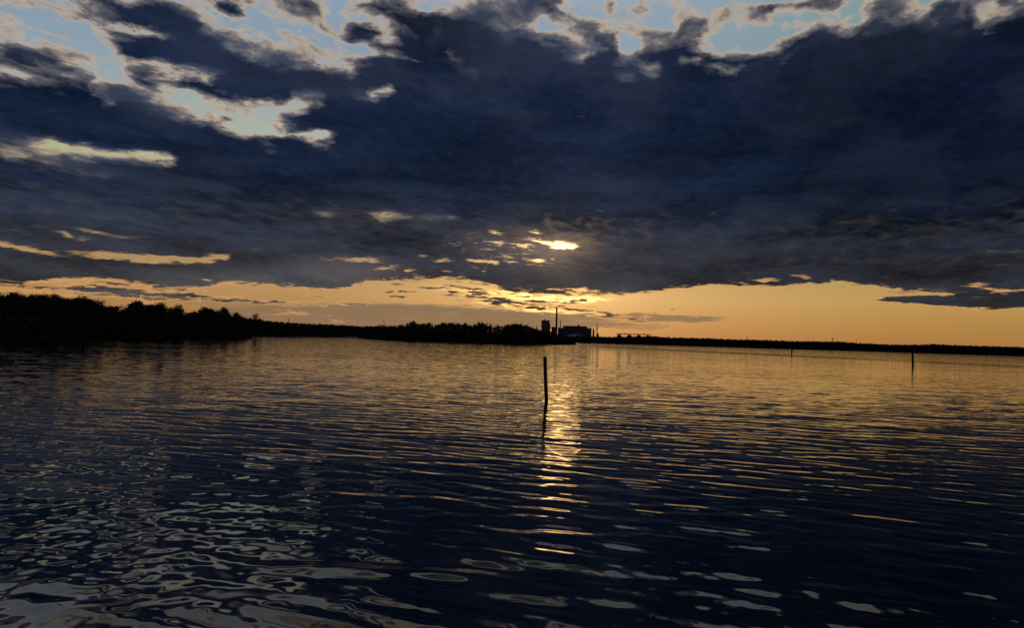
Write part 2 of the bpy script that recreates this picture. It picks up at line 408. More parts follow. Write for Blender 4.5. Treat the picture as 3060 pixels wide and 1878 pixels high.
darkc = g.mixc(1.0, darkc, g.vm('SCALE', g.xyz(1.0, 0.72, 0.50), scale=hz), 'ADD')
darkc = g.mixc(1.0, darkc, g.vm('SCALE', g.xyz(1.0, 0.72, 0.42), scale=g.m('MULTIPLY', g2, 0.010)), 'ADD')

colr = g.mixc(thin, clear_low, thinc)
colr = g.mixc(1.0, colr, goldv, 'ADD')
colr = g.mixc(dark, colr, darkc)
colr = g.mixc(g.rng(EL, -0.6, 0.0, 1.0, 0.0), colr, lin(30, 28, 30))
bg = g.new('ShaderNodeBackground')
g.put(bg.inputs['Color'], g.vm('SCALE', colr, scale=10.0))
bg.inputs['Strength'].default_value = 0.1
out = g.new('ShaderNodeOutputWorld')
wt.links.new(bg.outputs[0], out.inputs[0])
world.cycles.sampling_method = 'MANUAL'
world.cycles.sample_map_resolution = 2048

# ------------------------------------------------------------------ sun, almost wholly behind the cloud deck
sun_d = bpy.data.lights.new('sun', 'SUN')
sun_d.energy = 0.004
sun_d.color = (1.0, 0.55, 0.18)
sun_d.angle = math.radians(2.6)
sun = bpy.data.objects.new('sun', sun_d)
C.objects.link(sun)
sun.rotation_euler = (-SUN_DIR).to_track_quat('-Z', 'Y').to_euler()

sc.view_settings.view_transform = 'Standard'
sc.view_settings.look = 'None'
sc.view_settings.exposure = 0
sc.view_settings.gamma = 1
sc.view_settings.use_curve_mapping = False
sc.cycles.max_bounces = 5
sc.cycles.glossy_bounces = 3
sc.cycles.diffuse_bounces = 1
sc.cycles.sample_clamp_indirect = 6

# ------------------------------------------------------------------ materials
def material(name, base, rough=0.8, var=0.25, scale=3.0, spec=0.3, bump=0.0, bscale=20.0):
    m = bpy.data.materials.new(name)
    m.use_nodes = True
    t = m.node_tree
    q = NG(t)
    b = t.nodes['Principled BSDF']
    co = q.new('ShaderNodeTexCoord').outputs['Object']
    n = q.noise(co, scale, 4.0, 0.6)
    lo = tuple(c * (1 - var) for c in base)
    hi = tuple(c * (1 + var) for c in base)
    q.put(b.inputs['Base Color'], q.mixc(n, lo, hi))
    b.inputs['Roughness'].default_value = rough
    b.inputs['Specular IOR Level'].default_value = spec
    if bump:
        bn = q.new('ShaderNodeBump')
        bn.inputs['Strength'].default_value = bump
        q.put(bn.inputs['Height'], q.noise(co, bscale, 5.0, 0.65))
        q.put(b.inputs['Normal'], bn.outputs[0])
    return m


M_LEAF = material('leaf', (0.035, 0.05, 0.02), 0.7, 0.5, 0.6)
M_NEEDLE = material('needle', (0.022, 0.04, 0.02), 0.75, 0.4, 0.6)
M_BARK = material('bark', (0.09, 0.07, 0.055), 0.9, 0.35, 2.0)
M_SOIL = material('soil', (0.05, 0.05, 0.035), 0.95, 0.4, 0.2)
M_ROCK = material('rock', (0.12, 0.115, 0.11), 0.85, 0.3, 3.0)
M_POST = material('weathered_wood', (0.055, 0.032, 0.024), 0.85, 0.5, 14.0, 0.2, 0.6, 60.0)
M_CONC = material('grey_cladding', (0.17, 0.18, 0.21), 0.7, 0.12, 0.05)
M_CONC2 = material('dark_cladding', (0.09, 0.095, 0.11), 0.7, 0.12, 0.05)
M_BRICK = material('red_brick', (0.16, 0.055, 0.035), 0.9, 0.2, 0.3)
M_BAND = material('chimney_band', (0.24, 0.05, 0.03), 0.8, 0.15, 0.3)
M_STEEL = material('steel', (0.12, 0.12, 0.13), 0.6, 0.2, 0.5)
M_ROOF = material('sheet_roof', (0.42, 0.40, 0.38), 0.28, 0.1, 0.05, 0.6)
M_HEAP = material('woodchip_heap', (0.20, 0.16, 0.11), 0.95, 0.25, 0.1)
M_GLASS = material('window_glass', (0.03, 0.035, 0.04), 0.15, 0.1, 1.0, 0.5)
M_BIRD = material('feather', (0.05, 0.05, 0.055), 0.8, 0.2, 10.0)

# water: dark body under a smooth reflecting surface; ripples too fine for the mesh tilt its normal
wm = bpy.data.materials.new('lake_water')
wm.use_nodes = True
t = wm.node_tree
q = NG(t)
b = t.nodes['Principled BSDF']
b.inputs['Base Color'].default_value = (0.0004, 0.0006, 0.0008, 1)
b.inputs['Roughness'].default_value = 0.025
b.inputs['IOR'].default_value = 1.333
geo = q.new('ShaderNodeNewGeometry')
pos = geo.outputs['Position']
att = q.new('ShaderNodeAttribute')
att.attribute_name = 'ripple'
att.attribute_type = 'GEOMETRY'
rip = att.outputs['Fac']
# crests run across the wind: compress along the wind, stretch across it
rot = q.new('ShaderNodeMapping')
q.put(rot.inputs['Vector'], pos)
rot.inputs['Rotation'].default_value = (0, 0, math.radians(20))
rot.inputs['Scale'].default_value = (0.55, 1.25, 0.0)
wv = rot.outputs[0]
nz = q.noise(wv, 2.2, 3.0, 0.6, 0.0, color=True)
nz2 = q.noise(q.vm('ADD', wv, (31.0, 17.0, 0)), 9.0, 2.0, 0.5, 0.0, color=True)
patch = q.noise(q.vm('MULTIPLY', pos, (0.02, 0.05, 0.0)), 1.0, 3.0, 0.55)
pf = q.rng(patch, 0.36, 0.64, 0.72, 1.30)
s1 = q.new('ShaderNodeSeparateXYZ'); q.put(s1.inputs[0], nz)
s2 = q.new('ShaderNodeSeparateXYZ'); q.put(s2.inputs[0], nz2)
LANE = None
(lx0, ly0), (lx1, ly1) = ground(1840, 336), ground(3060, 147)
ln = Vector((ly1 - ly0, -(lx1 - lx0))).normalized()
sp = q.new('ShaderNodeSeparateXYZ'); q.put(sp.inputs[0], pos)
ld = q.m('ADD', q.m('MULTIPLY', q.m('SUBTRACT', sp.outputs[0], lx0), ln.x), q.m('MULTIPLY', q.m('SUBTRACT', sp.outputs[1], ly0), ln.y))
ld = q.m('ADD', ld, q.m('MULTIPLY', q.m('SUBTRACT', q.noise(pos, 0.03, 2.0), 0.5), 8.0))
lane = q.m('MULTIPLY', q.rng(q.m('ABSOLUTE', ld), 4.0, 15.0, 1.0, 0.0), q.rng(sp.outputs[0], 25.0, 45.0))
beyond = q.m('MULTIPLY', q.rng(q.m('MULTIPLY', ld, -1.0), 5.0, 14.0, 0.0, 1.0), q.rng(sp.outputs[0], 0.0, 45.0))


def slope(big, small):
    a = q.m('MULTIPLY', q.m('MULTIPLY', q.m('SUBTRACT', big, 0.5), q.m('MULTIPLY', rip, 6.5)), pf)
    a = q.m('MULTIPLY', a, q.m('ADD', 1.0, q.m('MULTIPLY', lane, 3.0)))
    a = q.m('MULTIPLY', a, q.m('SUBTRACT', 1.0, q.m('MULTIPLY', beyond, 0.12)))
    return q.m('ADD', a, q.m('MULTIPLY', q.m('SUBTRACT', small, 0.5), q.m('MULTIPLY', rip, 2.0)))


nrm = q.vm('NORMALIZE', q.vm('ADD', geo.outputs['Normal'], q.xyz(q.m('MULTIPLY', slope(s1.outputs[0], s2.outputs[0]), 1.1), slope(s1.outputs[1], s2.outputs[1]), 0.0)))
q.put(b.inputs['Normal'], nrm)
M_WATER = wm

# ------------------------------------------------------------------ mesh helpers
def mesh_np(name, verts, faces, mats, smooth=False, fmat=None):
    me = bpy.data.meshes.new(name)
    me.from_pydata([tuple(v) for v in verts], [], [tuple(int(i) for i in f) for f in faces])
    for m in (mats if isinstance(mats, (list, tuple)) else [mats]):
        me.materials.append(m)
    if smooth:
        me.polygons.foreach_set('use_smooth', [True] * len(me.polygons))
    if fmat is not None:
        me.polygons.foreach_set('material_index', fmat)
    me.update()
    return me


def link(name, me, parent=None, loc=(0, 0, 0), rz=0.0, s=1.0):
    o = bpy.data.objects.new(name, me)
    C.objects.link(o)
    o.location = loc
    o.rotation_euler = (0, 0, rz)
    o.scale = (s, s, s) if not isinstance(s, tuple) else s
    if parent:
        o.parent = parent
    return o


def tag(o, label, cat, group=None, kind=None):
    if label: o['label'] = label
    if cat: o['category'] = cat
    if group: o['group'] = group
    if kind: o['kind'] = kind
    return o


class MB:
    def __init__(self):
        self.v, self.f = [], []

    def add(self, vs, fs):
        n = len(self.v)
        self.v += [tuple(p) for p in vs]
        self.f += [tuple(i + n for i in f) for f in fs]

    def box(self, x0, x1, y0, y1, z0, z1, top=None):
        a = top or (x0, x1, y0, y1)
        self.add([(x0, y0, z0), (x1, y0, z0), (x1, y1, z0), (x0, y1, z0), (a[0], a[2], z1), (a[1], a[2], z1), (a[1], a[3], z1), (a[0], a[3], z1)],
                 [(3, 2, 1, 0), (4, 5, 6, 7), (0, 1, 5, 4), (1, 2, 6, 5), (2, 3, 7, 6), (3, 0, 4, 7)])

    def lathe(self, prof, n=14, cx=0, cy=0, cap=True, jit=0.0):
        vs, fs = [], []
        for (r, z) in prof:
            for k in range(n):
                a = 2 * PI * k / n
                rr = r * (1 + (rnd.uniform(-jit, jit) if jit else 0))
                vs.append((cx + rr * math.cos(a), cy + rr * math.sin(a), z))
        for i in range(len(prof) - 1):
            for k in range(n):
                a, b_ = i * n + k, i * n + (k + 1) % n
                fs.append((a, b_, b_ + n, a + n))
        if cap:
            fs.append(tuple(range(n - 1, -1, -1)))
            fs.append(tuple((len(prof) - 1) * n + k for k in range(n)))
        self.add(vs, fs)

    def bar(self, p, q_, r0, r1=None, n=6):
        p, q_ = Vector(p), Vector(q_)
        r1 = r0 if r1 is None else r1
        d = (q_ - p).normalized()
        u = d.orthogonal().normalized(); w = d.cross(u)
        vs = []
        for c, r in ((p, r0), (q_, r1)):
            for k in range(n):
                a = 2 * PI * k / n
                vs.append(c + (u * math.cos(a) + w * math.sin(a)) * r)
        fs = [(k, (k + 1) % n, n + (k + 1) % n, n + k) for k in range(n)]
        fs += [tuple(range(n - 1, -1, -1)), tuple(range(n, 2 * n))]
        self.add(vs, fs)

    def mesh(self, name, mat, smooth=False):
        return mesh_np(name, self.v, self.f, mat, smooth)


# ------------------------------------------------------------------ water
def build_water():
    hf = CAM_H * 788 * 2
    rs = [0.6]
    while rs[-1] < 60:
        r = rs[-1]
        rs.append(r + max(0.018 if r > 3.5 else 0.06, r * r / hf * 0.5))
    while rs[-1] < 30000:
        rs.append(rs[-1] * 1.035)
    rs = np.array(rs)
    fine = np.arange(-41, 41.001, 0.11)
    coarse = np.arange(44, 316.1, 4.0)
    az = np.radians(np.concatenate([fine, coarse]))
    nr, na = len(rs), len(az)
    R, A = np.meshgrid(rs, az, indexing='ij')
    Xw, Yw = R * np.sin(A), R * np.cos(A)
    dr = np.gradient(rs)
    spc = np.maximum(dr, rs * math.radians(0.11))[:, None]
    adeg = np.degrees(np.where(A > PI, A - 2 * PI, A))
    edge = np.clip((41 - np.abs(adeg)) / 2.5, 0, 1)
    Z = np.zeros_like(Xw)
    lost = np.zeros(nr)
    comps = []
    nA, nB, nC = 46, 44, 10
    for i in range(nA):      # wind waves with long crests
        lam = 0.26 * (0.95 / 0.26) ** ((i + rng.random()) / nA)
        th = math.radians(22 + rng.normal() * 15)
        s = 0.030 * math.sqrt(2 / nA) * (0.8 + 0.4 * rng.random())
        comps.append((lam, th, s, 0))
    for i in range(nB):      # cross chop from all sides
        lam = 0.12 * (0.52 / 0.12) ** ((i + rng.random()) / nB)
        th = rng.random() * 2 * PI
        s = 0.020 * math.sqrt(2 / nB)
        comps.append((lam, th, s, 1))
    for i in range(nC):      # slow long undulation
        lam = 1.5 + 3.0 * rng.random()
        th = math.radians(10 + rng.normal() * 30)
        s = 0.008 * math.sqrt(2 / nC)
        comps.append((lam, th, s, 2))
    near = slice(0, int(np.searchsorted(rs, 75)))
    Xn, Yn = Xw[near], Yw[near]
    # gusts: chop and wave height vary from place to place
    gust = 1 + 0.22 * np.sin(Xn * 0.42 + 1.3 + 0.25 * Yn) * np.sin(Yn * 0.31 + 0.5) + 0.15 * np.sin(Xn * 0.9 - Yn * 0.6)
    left = np.clip((-Xn - 1.0) / 3.5, 0, 1) * np.clip((13 - Yn) / 7, 0, 1)
    for lam, th, s, kind in comps:
        k = 2 * PI / lam
        w = np.clip((lam / spc[near] - 2.2) / 2.5, 0, 1)
        a = s / k * w
        if kind == 0:
            a = a * gust * (1 - 0.45 * left)
        elif kind == 1:
            a = a * (0.72 + 0.5 * left) * (2 - gust)
        ph = rng.random() * 2 * PI
        if kind == 0:
            # gentle bending keeps crests from being ruler-straight
            bend = 0.25 * lam * np.sin(0.55 * Xn + 0.2 * Yn + ph)
        else:
            bend = 0
        Z[near] += a * np.sin(k * (Xn * math.sin(th) + (Yn + bend) * math.cos(th)) + ph)
    for lam, th, s, kind in comps:
        w = np.clip((lam / spc[:, 0] - 2.2) / 2.5, 0, 1)
        lost += s * s / 2 * (1 - w * w)
    Z *= edge
    rip = np.sqrt(lost)[:, None] * np.ones_like(Z)
    rip = rip * 0.8
    full = math.sqrt(sum(c[2] ** 2 / 2 for c in comps)) * 0.6
    rip = rip * (1 + 2.6 * np.clip((R - 130) / 700, 0, 1))
    rip = np.maximum(rip, 0.0035) * edge + full * (1 - edge)
    verts = np.stack([Xw, Yw, Z], -1).reshape(-1, 3).astype(np.float32)
    i, j = np.meshgrid(np.arange(nr - 1), np.arange(na), indexing='ij')
    j2 = (j + 1) % na
    quads = np.stack([i * na + j, (i + 1) * na + j, (i + 1) * na + j2, i * na + j2], -1).reshape(-1, 4)
    quads = quads[:, ::-1]
    nv = len(verts)
    verts = np.vstack([verts, [[0, 0, 0]]]).astype(np.float32)
    tri = np.stack([np.full(na, nv), (np.arange(na) + 1) % na, np.arange(na)], -1)
    me = bpy.data.meshes.new('water')
    me.vertices.add(len(verts))
    me.vertices.foreach_set('co', verts.ravel())
    loops = np.concatenate([quads.ravel(), tri.ravel()]).astype(np.int32)
    tot = np.concatenate([np.full(len(quads), 4), np.full(len(tri), 3)]).astype(np.int32)
    st = np.concatenate([[0], np.cumsum(tot)[:-1]]).astype(np.int32)
    me.loops.add(len(loops))
    me.loops.foreach_set('vertex_index', loops)
    me.polygons.add(len(tot))
    me.polygons.foreach_set('loop_start', st)
    me.polygons.foreach_set('loop_total', tot)
    me.polygons.foreach_set('use_smooth', np.ones(len(tot), bool))
    me.update(calc_edges=True)
    me.validate()
    at = me.attributes.new('ripple', 'FLOAT', 'POINT')
    at.data.foreach_set('value', np.append(rip.ravel(), rip.ravel()[0]).astype(np.float32))
    me.materials.append(M_WATER)
    n0 = me.polygons[len(me.polygons) // 3].normal.z
    if n0 < 0:
        me.flip_normals()
    print('water', nr, na, len(tot))
    return link('water', me)


tag(build_water(), None, None, kind='structure')

# ------------------------------------------------------------------ land
def land(name, near, depth, h, seg=8):
    """Low ground behind the shoreline NEAR (points x, y); DEPTH metres back, away from the viewer."""
    vs, fs = [], []
    P = []
    for k in range(len(near) - 1):
        (x0, y0), (x1, y1) = near[k], near[k + 1]
        for s in range(seg):
            u = s / seg
            P.append((x0 + (x1 - x0) * u, y0 + (y1 - y0) * u))
    P.append(near[-1])
    prof = [(-0.015, -0.4), (0.0, 0.02), (0.02, 0.35), (0.08, 0.7), (0.3, 1.0), (0.7, 1.0), (1.0, -0.4)]
    n = len(P)
    for (x, y) in P:
        dx, dy = depth(x, y)
        jj = rnd.uniform(-1, 1)
        for (u, z) in prof:
            zz = z * h if z > 0.02 else z
            vs.append((x + dx * u + jj * 0.6, y + dy * u + jj * 1.2, zz * (1 + 0.25 * rnd.uniform(-1, 1))))
    m = len(prof)
    for i in range(n - 1):
        for j in range(m - 1):
            fs.append((i * m + j, (i + 1) * m + j, (i + 1) * m + j + 1, i * m + j + 1))
    me = mesh_np(name, vs, fs, M_SOIL, True)
    o = link(name, me)
    o['kind'] = 'structure'
    return o


def radial(L):
    def f(x, y):
        r = math.hypot(x, y)
        return x / r * L, y / r * L
    return f


left_edge = [ground(p, d) for p, d in ((-700, 118), (-300, 140), (0, 163), (150, 188), (300, 222), (450, 250), (600, 282), (700, 305), (762, 322), (790, 350))]
land('left_shore', left_edge, lambda x, y: (-160, 60), 1.2)
mid_edge = [ground(p, d) for p, d in ((1010, 860), (1075, 700), (1110, 560), (1160, 480), (1250, 436), (1400, 420), (1560, 424), (1650, 436), (1690, 470), (1712, 520))]
land('middle_shore', mid_edge, radial(190), 1.3)
far_left_edge = [ground(p, d) for p, d in ((560, 520), (760, 545), (860, 600), (960, 760), (1080, 900), (1250, 1000))]
land('far_left_shore', far_left_edge, radial(260), 1.5)
right_edge = [ground(p, d) for p, d in ((1600, 1500), (1720, 1480), (1800, 1430), (2000, 1320), (2200, 1200), (2400, 1100), (2600, 1040), (2800, 985), (3060, 930), (3500, 860), (4300, 800))]
land('right_shore', right_edge, radial(700), 1.6)

# ------------------------------------------------------------------ trees
def leaf_quads(cent, size, r_, flat=0.5):
    """One small leafy face with random tilt."""
    u = Vector((r_.gauss(0, 1), r_.gauss(0, 1), r_.gauss(0, 1) * flat)).normalized()
    w = u.cross(Vector((r_.gauss(0, 1), r_.gauss(0, 1), r_.gauss(0, 1)))).normalized()
    a, b_ = size * r_.uniform(0.6, 1.2), size * r_.uniform(0.35, 0.8)
    c = Vector(cent)
    return [c - u * a, c - w * b_ * 0.8 + u * a * 0.1, c + u * a, c + w * b_]


def broadleaf(seed, h=10.0, spread=0.34, n_cl=46, per=44, open_=False):
    r_ = random.Random(seed)
    tr, cr = MB(), MB()
    p = Vector((0, 0, -0.4)); rad = 0.02 * h
    path = [p.copy()]
    for k in range(5):
        p = p + Vector((r_.uniform(-.03, .03) * h, r_.uniform(-.03, .03) * h, 0.17 * h))
        path.append(p.copy())
    for k in range(5):
        tr.bar(path[k], path[k + 1], rad * (1 - k * .18), rad * (1 - (k + 1) * .18), 6)
    ends = []
    for k in range(n_cl):
        zf = r_.uniform(0.16 if not open_ else 0.45, 1.0) ** 0.9
        prof = math.sin(min(1, max(0.0, (zf - 0.05) / 0.95)) ** 0.75 * PI) ** 0.6 if zf < 0.99 else 0.2
        R_ = spread * h * prof * r_.uniform(0.25, 1.0)
        a = r_.uniform(0, 2 * PI)
        e = Vector((R_ * math.cos(a), R_ * math.sin(a), zf * h * 0.95))
        ends.append(e)
        if k % 3 == 0 or open_:
            st = path[min(4, max(1, int(zf * 5) - 1))]
            mid = st.lerp(e, 0.55) + Vector((0, 0, 0.03 * h))
            tr.bar(st, mid, rad * 0.3, rad * 0.18, 4)
            tr.bar(mid, e, rad * 0.18, rad * 0.06, 4)
    for e in ends:
        cs = h * r_.uniform(0.055, 0.115)
        for i in range(per):
            c = e + Vector((r_.gauss(0, cs * .62), r_.gauss(0, cs * .62), r_.gauss(0, cs * .42)))
            vs = leaf_quads(c, h * 0.021, r_)
            cr.add(vs, [(0, 1, 2, 3)])
    return tr.mesh('tree_trunk', M_BARK), cr.mesh('tree_crown', M_LEAF)


def conifer(seed, h=11.0, w=0.16):
    r_ = random.Random(seed)
    tr, cr = MB(), MB()
    tr.bar((0, 0, -0.4), (0, 0, h * 0.99), 0.014 * h, 0.002 * h, 6)
    z = 0.1 * h
    while z < h * 0.99:
        u = z / h
        L = w * h * (1 - u) ** 0.85 * r_.uniform(0.65, 1.15) + 0.012 * h
        nb = 6
        for k in range(nb):
            a = r_.uniform(0, 2 * PI)
            l = L * r_.uniform(0.6, 1.1)
            tip = Vector((l * math.cos(a), l * math.sin(a), z - 0.2 * l))
            base = Vector((0, 0, z))
            side = Vector((-math.sin(a), math.cos(a), 0)) * (0.20 * l + 0.008 * h)
            dz = Vector((0, 0, -0.035 * h * (1 - 0.6 * u)))
            cr.add([base, base.lerp(tip, .55) + side, tip, base.lerp(tip, .55) - side], [(0, 1, 2, 3)])
            cr.add([base, base.lerp(tip, .5) + dz, tip, base.lerp(tip, .4) - dz * .35], [(0, 1, 2, 3)])
        z += h * 0.021
    return tr.mesh('conifer_trunk', M_BARK), cr.mesh('conifer_crown', M_NEEDLE)


BROAD = [broadleaf(s, 10, sp, n) for s, sp, n in ((1, .34, 46), (2, .40, 50), (3, .28, 40), (4, .36, 44), (5, .31, 50), (6, .44, 52))]
CONI = [conifer(s, 10, w) for s, w in ((1, .22), (2, .17), (3, .26), (4, .15))]
LONE = broadleaf(21, 10, .36, 30, 46, True)


def plant(kind, meshes, x, y, h, label, group, wide=1.0, z0=0.6):
    root = bpy.data.objects.new(kind, None)
    C.objects.link(root)
    root.location = (x, y, z0)
    root.rotation_euler = (0, 0, rnd.uniform(0, 6.28))
    s = max(h - z0, 1.0) / 10.0
    root.scale = (s * wide, s * wide, s)
    tag(root, label, 'tree', group)
    for nm, me in zip(('trunk', 'crown'), meshes):
        link(nm, me, root)
    return root


def interp(tab, x):
    return float(np.interp(x, [a for a, _ in tab], [b for _, b in tab]))


def px_of(x, y):
    """Photo column and distance of a point standing on the shore."""
    return to_px(math.degrees(math.atan2(x, y)), 0.0)[0], math.hypot(x, y)


LEFT_TOP = [(-400, 868), (0, 876), (50, 878), (100, 882), (132, 880), (141, 900), (150, 884), (165, 882), (200, 890), (250, 887), (275, 893), (300, 906), (314, 920),
            (325, 912), (350, 908), (362, 918), (385, 908), (405, 901), (440, 904), (470, 903), (488, 912), (505, 918), (525, 911), (540, 914),
            (552, 938), (565, 934), (575, 930), (600, 920), (615, 919), (640, 925), (665, 922), (690, 927), (720, 938), (742, 948), (752, 952), (775, 975)]
# the near wood: rows of leafy trees standing back from the shoreline
cnt = 0
E = left_edge
ts = []
for row in range(4):
    k = 0.0
    tot = sum(math.dist(E[i], E[i + 1]) for i in range(len(E) - 2))
    step = (2.9, 3.4, 4.2, 5.0)[row]
    while k < tot:
        d = k
        for i in range(len(E) - 2):
            L = math.dist(E[i], E[i + 1])
            if d <= L:
                break
            d -= L
        u = min(1, d / L)
        x = E[i][0] + (E[i + 1][0] - E[i][0]) * u
        y = E[i][1] + (E[i + 1][1] - E[i][1]) * u
        off = (3.5, 9.0, 17.0, 28.0)[row] + rnd.uniform(-1.5, 1.5)
        ts.append((x - off, y + rnd.uniform(-1.2, 1.2), row))
        k += step * rnd.uniform(0.75, 1.25)
for (x, y, row) in ts:
    p_, d_ = px_of(x, y)
    if p_ > 752 or p_ < -420:
        continue
    top = interp(LEFT_TOP, p_) + abs(rnd.gauss(0, 1)) * 9 + (0, 0, 3, 6)[row]
    h = height_at(p_, top, d_)
    plant('broadleaf_tree', BROAD[rnd.randrange(6)], x, y, h, 'black leafy tree packed into the tall near wood on the left shore', 'leafy trees of the near left wood', rnd.uniform(0.85, 1.2))
    cnt += 1
# crowns that stand out against the sky
for (p_, top, off, lab, wd) in (
        (40, 874, 5, 'broad leafy tree standing highest at the far left end of the near wood', 1.1),
        (128, 877, 5, 'leafy tree just left of the narrow notch in the near wood', 0.7),
        (158, 877, 5, 'leafy tree just right of the narrow notch in the near wood', 0.7),
        (246, 884, 5, 'leafy tree on the high left part of the near wood where it starts to fall', 1.0),
        (296, 898, 5, 'leafy tree overhanging the first deep dip of the near wood', 0.9),
        (405, 897, 5, 'leafy tree crowning the second hump of the near wood', 1.1),
        (478, 903, 5, 'leafy tree on the right slope of the second hump of the near wood', 0.9),
        (532, 909, 5, 'leafy tree just left of the pale gap in the near wood', 0.8),
        (608, 917, 5, 'round leafy tree just right of the pale gap in the near wood', 1.0),
        (668, 917, 4, 'small round leafy tree near the low right end of the near wood', 0.8)):
    a = interp([(px_of(*e)[0], px_of(*e)[1]) for e in E], p_)
    x, y = ground(p_, a + off)
    d_ = math.hypot(x, y)
    plant('broadleaf_tree', BROAD[rnd.randrange(6)], x, y, height_at(p_, top, d_), lab, None, wd)
x, y = ground(764, 326)
plant('broadleaf_tree', LONE, x, y, height_at(764, 937, math.hypot(x, y)), 'small open-crowned tree standing alone at the tip of the near left wood', None, 0.95)

# bushes closing the foot of the near wood
def bushes(name, edge, offs, n, h, size, label, inward, spreadz=0.45):
    mb = MB()
    r_ = random.Random(5)
    tot = [math.dist(edge[i], edge[i + 1]) for i in range(len(edge) - 1)]
    S = sum(tot)
    for k in range(n):
        d = r_.uniform(0, S)
        for i, L in enumerate(tot):
            if d <= L: break
            d -= L
        u = d / L
        x = edge[i][0] + (edge[i + 1][0] - edge[i][0]) * u
        y = edge[i][1] + (edge[i + 1][1] - edge[i][1]) * u
        dx, dy = inward(x, y)
        o = r_.uniform(*offs)
        hh = r_.uniform(0.0, h)
        for c in range(9):
            c_ = (x + dx * o + r_.gauss(0, .7), y + dy * o + r_.gauss(0, .7), 0.35 + abs(hh + r_.gauss(0, .3)))
            mb.add(leaf_quads(c_, size, r_), [(0, 1, 2, 3)])
    o = link(name, mb.mesh(name, M_LEAF))
    return tag(o, label, 'undergrowth', None, 'stuff')


bushes('undergrowth', left_edge[:-1], (0.6, 5.0), 5200, 3.2, 0.55, 'dark undergrowth along the foot of the near left wood', lambda x, y: (-1, 0.1))

MID_TOP = [(1040, 985), (1075, 975), (1100, 972), (1150, 970), (1190, 970), (1215, 963), (1230, 961), (1245, 966), (1262, 962), (1280, 964), (1300, 965), (1340, 964),
           (1400, 966), (1440, 963), (1480, 967), (1500, 970), (1515, 966), (1545, 964), (1560, 968), (1572, 966), (1580, 974), (1600, 980), (1625, 984), (1650, 990), (1690, 1006)]
E = mid_edge
pe = [(px_of(*e)) for e in E]
for row in range(4):
    p_ = 1072.0
    while p_ < 1672:
        a = interp(pe, p_) + (5, 13, 24, 38)[row] + rnd.uniform(-2, 2)
        x, y = ground(p_, a)
        conif = (1290 < p_ < 1510 and rnd.random() < 0.5) or rnd.random() < 0.1
        top = interp(MID_TOP, p_) + (rnd.uniform(-3, 7) if conif else abs(rnd.gauss(0, 1)) * 4) + (5, 3, 0, 1)[row]
        h = height_at(p_, top, a)
        if conif:
            plant('conifer_tree', CONI[rnd.randrange(4)], x, y, h, 'dark pointed conifer in the dark wood on the middle shore', 'conifers of the middle wood', rnd.uniform(0.8, 1.2))
        else:
            plant('broadleaf_tree', BROAD[rnd.randrange(6)], x, y, h, 'dark rounded tree in the dark wood on the middle shore', 'rounded trees of the middle wood', rnd.uniform(0.8, 1.15))
        p_ += rnd.uniform(7, 12) * (1, 1.1, 1.3, 1.5)[row]
for (p_, top, kind, lab) in ((1233, 959, 'b', 'rounded tree rising at the left shoulder of the middle wood'), (1428, 956, 'c', 'tallest pointed conifer of the middle wood'),
                             (1438, 957, 'c', 'thin pointed conifer just right of the tallest conifer in the middle wood'), (1391, 959, 'c', 'thin spiky conifer left of the tallest conifer in the middle wood'),
                             (1454, 960, 'c', 'pointed conifer second to the right of the tallest in the middle wood'), (1603, 971, 'c', 'small conifer poking up between middle wood and factory block')):
    a = interp(pe, p_) + 14
    x, y = ground(p_, a)
    if kind == 'c':
        plant('conifer_tree', CONI[rnd.choice((0, 1))], x, y, height_at(p_, top, a), lab, None, 0.8)
    else:
        plant('broadleaf_tree', BROAD[1], x, y, height_at(p_, top, a), lab, None, 1.1)
bushes('undergrowth', mid_edge[1:], (1.0, 7.0), 5000, 4.0, 0.8, 'dark undergrowth along the foot of the middle wood', lambda x, y: (x / math.hypot(x, y), y / math.hypot(x, y)))


